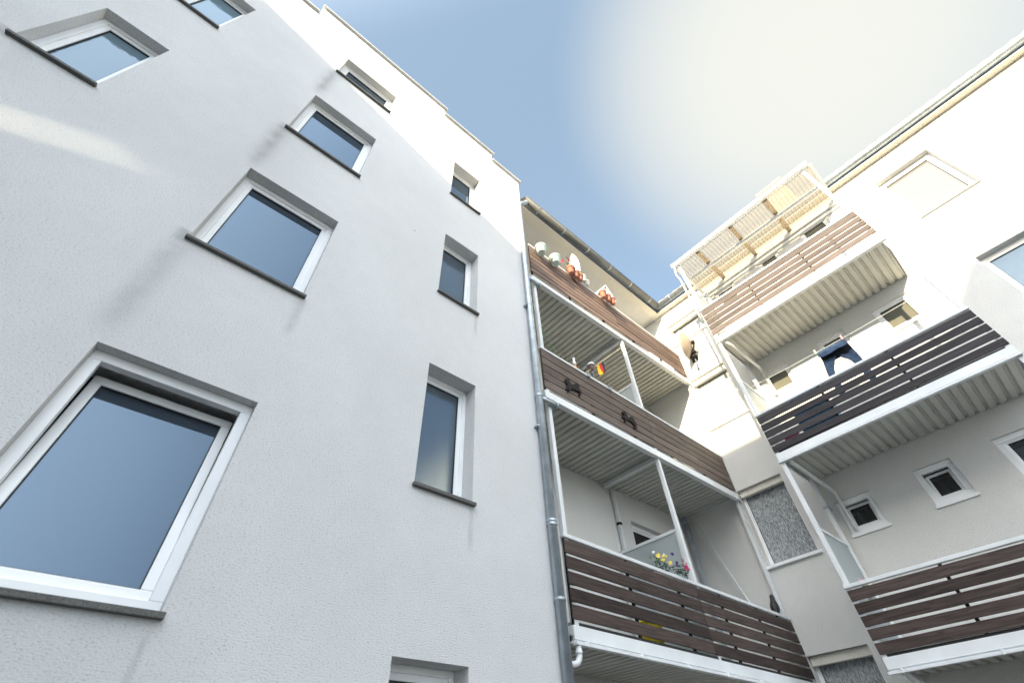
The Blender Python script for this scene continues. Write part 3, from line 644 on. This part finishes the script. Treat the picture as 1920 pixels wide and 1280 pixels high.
# ------------------------------------------------------------------ things on the middle left balcony
horse2 = [(5.697,6.193),(5.699,6.229),(5.735,6.262),(5.765,6.276),(5.785,6.262),(5.802,6.234),(5.826,6.165),(5.89,6.15),(5.905,6.20),(5.93,6.235),(5.986,6.24),(6.002,6.186),(6.036,6.148),(6.033,6.084),(6.02,6.02),(5.987,5.997),(5.946,5.983),(5.955,6.01),(5.975,6.048),(5.938,6.084),(5.88,6.105),(5.805,6.097),(5.76,6.09),(5.755,6.05),(5.736,6.031),(5.705,6.01),(5.70,6.03),(5.718,6.067),(5.69,6.09),(5.661,6.084),(5.655,6.108),(5.70,6.134),(5.735,6.18),(5.715,6.182)]
horse1 = [(4.29,6.11),(4.283,6.17),(4.304,6.215),(4.34,6.235),(4.372,6.228),(4.385,6.19),(4.40,6.15),(4.447,6.165),(4.491,6.20),(4.53,6.25),(4.561,6.267),(4.601,6.249),(4.605,6.2),(4.593,6.151),(4.637,6.13),(4.635,6.09),(4.62,6.055),(4.587,6.017),(4.559,6.008),(4.575,6.04),(4.59,6.07),(4.581,6.095),(4.522,6.085),(4.475,6.08),(4.43,6.06),(4.392,6.058),(4.375,6.03),(4.354,5.99),(4.342,5.97),(4.315,5.963),(4.325,6.0),(4.325,6.03),(4.30,5.985),(4.277,5.965),(4.268,5.985),(4.30,6.05),(4.318,6.09),(4.305,6.13)]
HG = 'black iron horses screwed to the weathered boards'
solo('horse_ornament', MB().prism(horse1, -.10, -.066), IRON, 'black iron prancing horse with rounded mane, the one nearer the downpipe', 'wall ornament', (4.45, -.08, 6.0), HG)
solo('horse_ornament', MB().prism(horse2, -.10, -.066), IRON, 'black iron galloping horse on the weathered boards, the one beside the board joint', 'wall ornament', (5.85, -.08, 6.0), HG)
FG = thing('flag', 'small black red and gold flag on a thin slanting staff', 'flag', (5.02, -.02, 6.7))
A = Vector((5.02, -.02, 6.82)); Bv = Vector((6.45, -.02, 8.33)); MB().tube([A+(A-Bv).normalized()*.5, Bv], .009, 8).build('staff', mat('pale_wood', (.6, .5, .33), .6), FG)
sd = (Bv-A).normalized()
tl_, tr_, br_, bl_ = Vector((5.348, -.02, 7.15)), Vector((5.61, -.02, 7.42)), Vector((5.63, -.02, 7.155)), Vector((5.388, -.02, 6.936))
for i, (nm, colr) in enumerate((('gold_stripe', (.8, .55, .03)), ('red_stripe', (.6, .02, .015)), ('black_stripe', (.012, .012, .014)))):
    m = MB(); vs = []; fs = []; nx, ny = 5, 8
    for j in range(ny+1):
        for k in range(nx+1):
            s_ = (i+k/nx)/3; t = j/ny; p = tl_.lerp(tr_, s_).lerp(bl_.lerp(br_, s_), t); p = p+Vector((0, .025*math.sin(s_*5+t*3)*t, 0)); vs.append(p)
    for j in range(ny):
        for k in range(nx): q = j*(nx+1)+k; fs.append((q, q+1, q+nx+2, q+nx+1))
    m.add(vs, fs, True); o = m.build(nm, mat('flag_'+nm, colr, .8), FG); s2 = o.modifiers.new('thick', 'SOLIDIFY'); s2.thickness = .003
m = MB(); m.lathe((4.72, .0, 6.67), [(.03, 0), (.03, .12), (.018, .15), (.018, .2), (.028, .22), (.03, .28), (.012, .32), (.004, .36)], 14)
FT = thing('garden_figure', 'tiny white and orange figure on the middle rail', 'ornament', (4.72, 0, 6.67))
MB().lathe((4.72, .0, 6.67), [(.03, 0), (.032, .1), (.02, .14)], 14).build('base', mat('orange_paint', (.7, .22, .06), .5), FT)
MB().lathe((4.72, .0, 6.81), [(.02, 0), (.035, .03), (.03, .08), (.014, .1), (.024, .13), (.022, .17), (.004, .2)], 14).build('body', WCER, FT)
LT = thing('lantern', 'small black and white lantern on a short stick beside the flag', 'lantern', (5.17, -.02, 6.67))
MB().lathe((5.17, -.02, 6.67), [(.022, 0), (.026, .06), (.018, .07), (.018, .16), (.03, .17), (.026, .24), (.012, .25)], 14).build('stick', mat('black_white', (.16, .17, .2), .5, vary=(30, .9)), LT)
MB().lathe((5.17, -.02, 6.92), [(.03, 0), (.055, .05), (.06, .11), (.07, .12)], 18).build('body', mat('lantern_glass', (.16, .1, .1), .2), LT)
MB().lathe((5.17, -.02, 7.04), [(.072, 0), (.072, .03), (.06, .055), (.02, .075), (.004, .08)], 18).build('cap', WCER, LT)
for k, (x, lb) in enumerate(((4.934, 'small silver clamp under the middle rail below the lantern'), (5.499, 'small silver clamp under the middle rail right of the flag'))):
    m = MB(); m.box((x-.02, -.10, 6.60), (x+.02, -.07, 6.69)); m.tube([(x, -.12, 6.62), (x, -.07, 6.62)], .016, 10); m.box((x-.02, -.10, 6.68), (x+.02, -.02, 6.70))
    solo('rail_clamp', m, ZINC, lb, 'clamp', (x, -.08, 6.6), 'clamps on the middle rail')
solo('rope', MB().tube([(4.40, .45, 8.33), (4.50, .45, 7.97), (4.68, .48, 7.80), (4.86, .5, 7.63), (4.95, .52, 7.3)], .007, 6), mat('green_cord', (.1, .4, .2), .6), 'thin green rope hanging below the top balcony ceiling', 'rope', (4.5, .45, 7.6))

# ------------------------------------------------------------------ things on the lowest left balcony
FB = thing('flower_box', 'white box of yellow, violet and pink pansies on the lowest left rail', 'flower box', (5.93, -.02, 3.655))
FBx = MB(); FBx.box((5.52, -.05, 3.60), (6.30, .06, 3.665)); FBx.build('box', WCER, FB, .008)
MB().leaves((5.75, -.06, 3.72), (.24, .08, .06), 110, .042).leaves((6.15, -.07, 3.73), (.19, .08, .08), 150, .042).build('foliage', LEAFD, FB)
MB().leaves((5.68, -.06, 3.80), (.16, .07, .06), 40, .05).build('foliage', LEAF, FB)
def pet(name, mt, pts, r):
    for p in pts:
        p = (p[0], p[1]+.03, p[2]-.035)
        MB().petals((p[0], p[1], p[2]), r, 7).petals((p[0]+.012, p[1]-.012, p[2]+.01), r*.75, 6).build(name, mt, FB)
pet('flower', YEL, [(5.62, -.12, 3.84), (5.70, -.13, 3.80), (5.74, -.11, 3.86), (5.86, -.13, 3.80), (5.80, -.12, 3.87), (5.66, -.1, 3.87)], .028)
pet('flower', WPET, [(5.56, -.1, 3.88), (5.79, -.1, 3.90)], .02)
pet('flower', VIO, [(6.0, -.12, 3.95), (6.05, -.12, 3.84), (6.11, -.13, 3.80), (6.0, -.13, 3.79)], .028)
pet('flower', PINK, [(6.20, -.13, 3.90), (6.26, -.13, 3.86), (6.23, -.14, 3.81), (6.30, -.13, 3.81), (6.18, -.13, 3.84)], .034)
CR = thing('bird_figure', 'black crow standing on the lowest left rail near its right end', 'bird', (8.93, -.03, 3.62))
m = MB()
def ell(c, r1, r2, tilt=0): return (Vector(c), Vector((r1*math.cos(tilt), 0, -r1*math.sin(tilt))), Vector((0, r2, 0)))
m.sweep([ell((8.90, -.03, 3.615), .012, .012), ell((8.895, -.03, 3.635), .055, .045, -.2), ell((8.90, -.03, 3.68), .078, .066, .1), ell((8.91, -.03, 3.735), .08, .068, .15), ell((8.93, -.03, 3.79), .066, .056, .2), ell((8.945, -.03, 3.83), .046, .042, .2), ell((8.955, -.03, 3.86), .04, .037), ell((8.965, -.03, 3.89), .042, .037), ell((8.965, -.03, 3.915), .034, .03), ell((8.963, -.03, 3.932), .012, .012)], 18)
m.build('body', FEATH, CR)
m = MB(); m.tube([(8.99, -.03, 3.895), (9.03, -.03, 3.889), (9.062, -.03, 3.872)], [.017, .012, .003], 10); m.build('beak', IRON, CR)
m = MB(); m.sweep([((8.86, -.03, 3.72), (.02, 0, 0), (0, .05, 0)), ((8.83, -.03, 3.63), (.016, 0, .004), (0, .04, 0)), ((8.81, -.03, 3.56), (.01, 0, .003), (0, .03, 0))], 12); m.build('tail', FEATH, CR)
for s_ in (-.025, .025): MB().tube([(8.915, -.03+s_, 3.64), (8.93, -.03+s_, 3.618), (8.97, -.04+s_, 3.616)], .006, 6).build('leg', IRON, CR)
solo('pole', MB().tube([(9.17, .98, 5.68), (9.17, .40, 3.75), (9.17, .1, 2.8)], .016, 10), STEEL, 'thin white pole leaning against the right wall of the lowest left balcony', 'pole', (9.17, .1, 2.8))
m = MB(); m.lathe((5.75, .35, 2.78), [(.11, 0), (.15, .3), (.155, .34), (.165, .34), (.165, .37), (.14, .37)], 22)
solo('bucket', m, mat('yellow_plastic', (.75, .62, .02), .4), 'yellow plastic bucket behind the lowest left boards', 'bucket', (5.75, .35, 2.78))

# ------------------------------------------------------------------ things on the right stack
JE = thing('jeans', 'navy blue jeans pegged by the waistband above the black boards', 'jeans', (8.35, -3.0, 6.4))
def grid_cloth(rows, name, mt, th=.012, amp=.012, off=0):
    """rows: list of (z, [u...], w)"""
    m = MB(FCJ); vs = []; nx = len(rows[0][1])
    for z, us, w in rows:
        for k, u in enumerate(us): vs.append((u, w+amp*math.sin(u*37+z*11+off)+amp*.7*math.sin(u*19-z*23), z+.006*math.sin(u*23+off)))
    fs = [(j*nx+k, j*nx+k+1, (j+1)*nx+k+1, (j+1)*nx+k) for j in range(len(rows)-1) for k in range(nx-1)]
    m.add(vs, fs, True); o = m.build(name, mt, JE)
    s = o.modifiers.new('thick', 'SOLIDIFY'); s.thickness = th; sb = o.modifiers.new('sub', 'SUBSURF'); sb.levels = sb.render_levels = 2
    return o
FCJ = lambda u, w, z: (w, -u, z)
lin = lambda a, b, n: [a+(b-a)*i/(n-1) for i in range(n)]
grid_cloth([(7.20, lin(2.80, 3.29, 8), 8.36), (7.19, lin(2.795, 3.295, 8), 8.33), (7.12, lin(2.785, 3.30, 8), 8.31), (7.05, lin(2.79, 3.29, 8), 8.29), (7.02, lin(2.80, 3.28, 8), 8.28)], 'waistband', DENIM)
grid_cloth([(7.20, lin(2.80, 3.29, 8), 8.37), (7.0, lin(2.79, 3.30, 8), 8.42), (6.93, lin(2.78, 3.30, 8), 8.43)], 'fold_shade', DENIM_SHADE, .01, .006)  # near-black cloth painting in the shade under the folded waistband
grid_cloth([(7.03, lin(2.79, 3.03, 6), 8.43), (6.93, lin(2.775, 3.0, 6), 8.41), (6.86, lin(2.765, 2.93, 6), 8.39), (6.70, lin(2.735, 2.85, 6), 8.38), (6.5, lin(2.71, 2.83, 6), 8.38), (6.25, lin(2.69, 2.82, 6), 8.38)], 'leg', DENIM, .03, .014, 1)
grid_cloth([(7.03, lin(3.03, 3.30, 6), 8.43), (6.93, lin(3.05, 3.305, 6), 8.41), (6.86, lin(3.13, 3.305, 6), 8.39), (6.70, lin(3.175, 3.31, 6), 8.38), (6.5, lin(3.185, 3.31, 6), 8.38), (6.25, lin(3.19, 3.31, 6), 8.38)], 'leg', DENIM, .03, .014, 2)
for u_, lb, colr, nm in ((2.79, 'pale green peg on the left corner of the jeans', (.35, .6, .35), 'green_peg'), (3.27, 'pink peg on the right corner of the jeans', (.75, .25, .28), 'pink_peg')):
    m = MB(FCJ); m.box((u_-.012, 8.325, 7.17), (u_+.012, 8.342, 7.265)); m.box((u_-.012, 8.355, 7.17), (u_+.012, 8.372, 7.265)); m.box((u_-.01, 8.342, 7.215), (u_+.01, 8.355, 7.235))
    solo('clothes_peg', m, mat(nm, colr, .5), lb, 'peg', (8.35, -u_, 7.2), 'pegs holding the jeans')
solo('clothes_line', MB(FCJ).tube([(1.46, 8.345, 7.235), (2.2, 8.345, 7.215), (3.1, 8.345, 7.203), (4.0, 8.345, 7.215), (4.72, 8.345, 7.235)], .004, 6), STEEL, 'thin washing line stretched across the middle right balcony', 'washing line', (8.345, -3.1, 7.2))
m = MB(FCJ); m.box((1.95, 8.12, 5.63), (2.55, 8.5, 6.22)); solo('storage_box', m, mat('blue_plastic', (.03, .22, .42), .4), 'blue plastic storage box behind the black boards', 'box', (8.3, -2.25, 5.63), None, .02)
m = MB(FCJ); m.box((1.62, 8.15, 5.63), (1.85, 8.35, 6.0)); solo('storage_box', m, mat('pink_plastic', (.6, .1, .2), .4), 'small pink box behind the left end of the black boards', 'box', (8.25, -1.73, 5.63), None, .015)
PP = thing('flower_pot', 'small pot of pale pink blooms behind the rail of the lowest right balcony', 'flower pot', (8.4, -1.62, 3.45))
MB().lathe((8.30, -1.58, 3.36), [(.05, 0), (.065, .13), (.06, .14)], 16).build('pot', WCER, PP)
MB().leaves((8.30, -1.58, 3.53), (.06, .06, .05), 20, .04).build('foliage', LEAF, PP)
for p in ((8.25, -1.60, 3.57), (8.30, -1.56, 3.60), (8.33, -1.61, 3.56)): MB().petals(p, .04, 7).build('flower', mat('pale_pink', (.75, .4, .42), .6), PP)
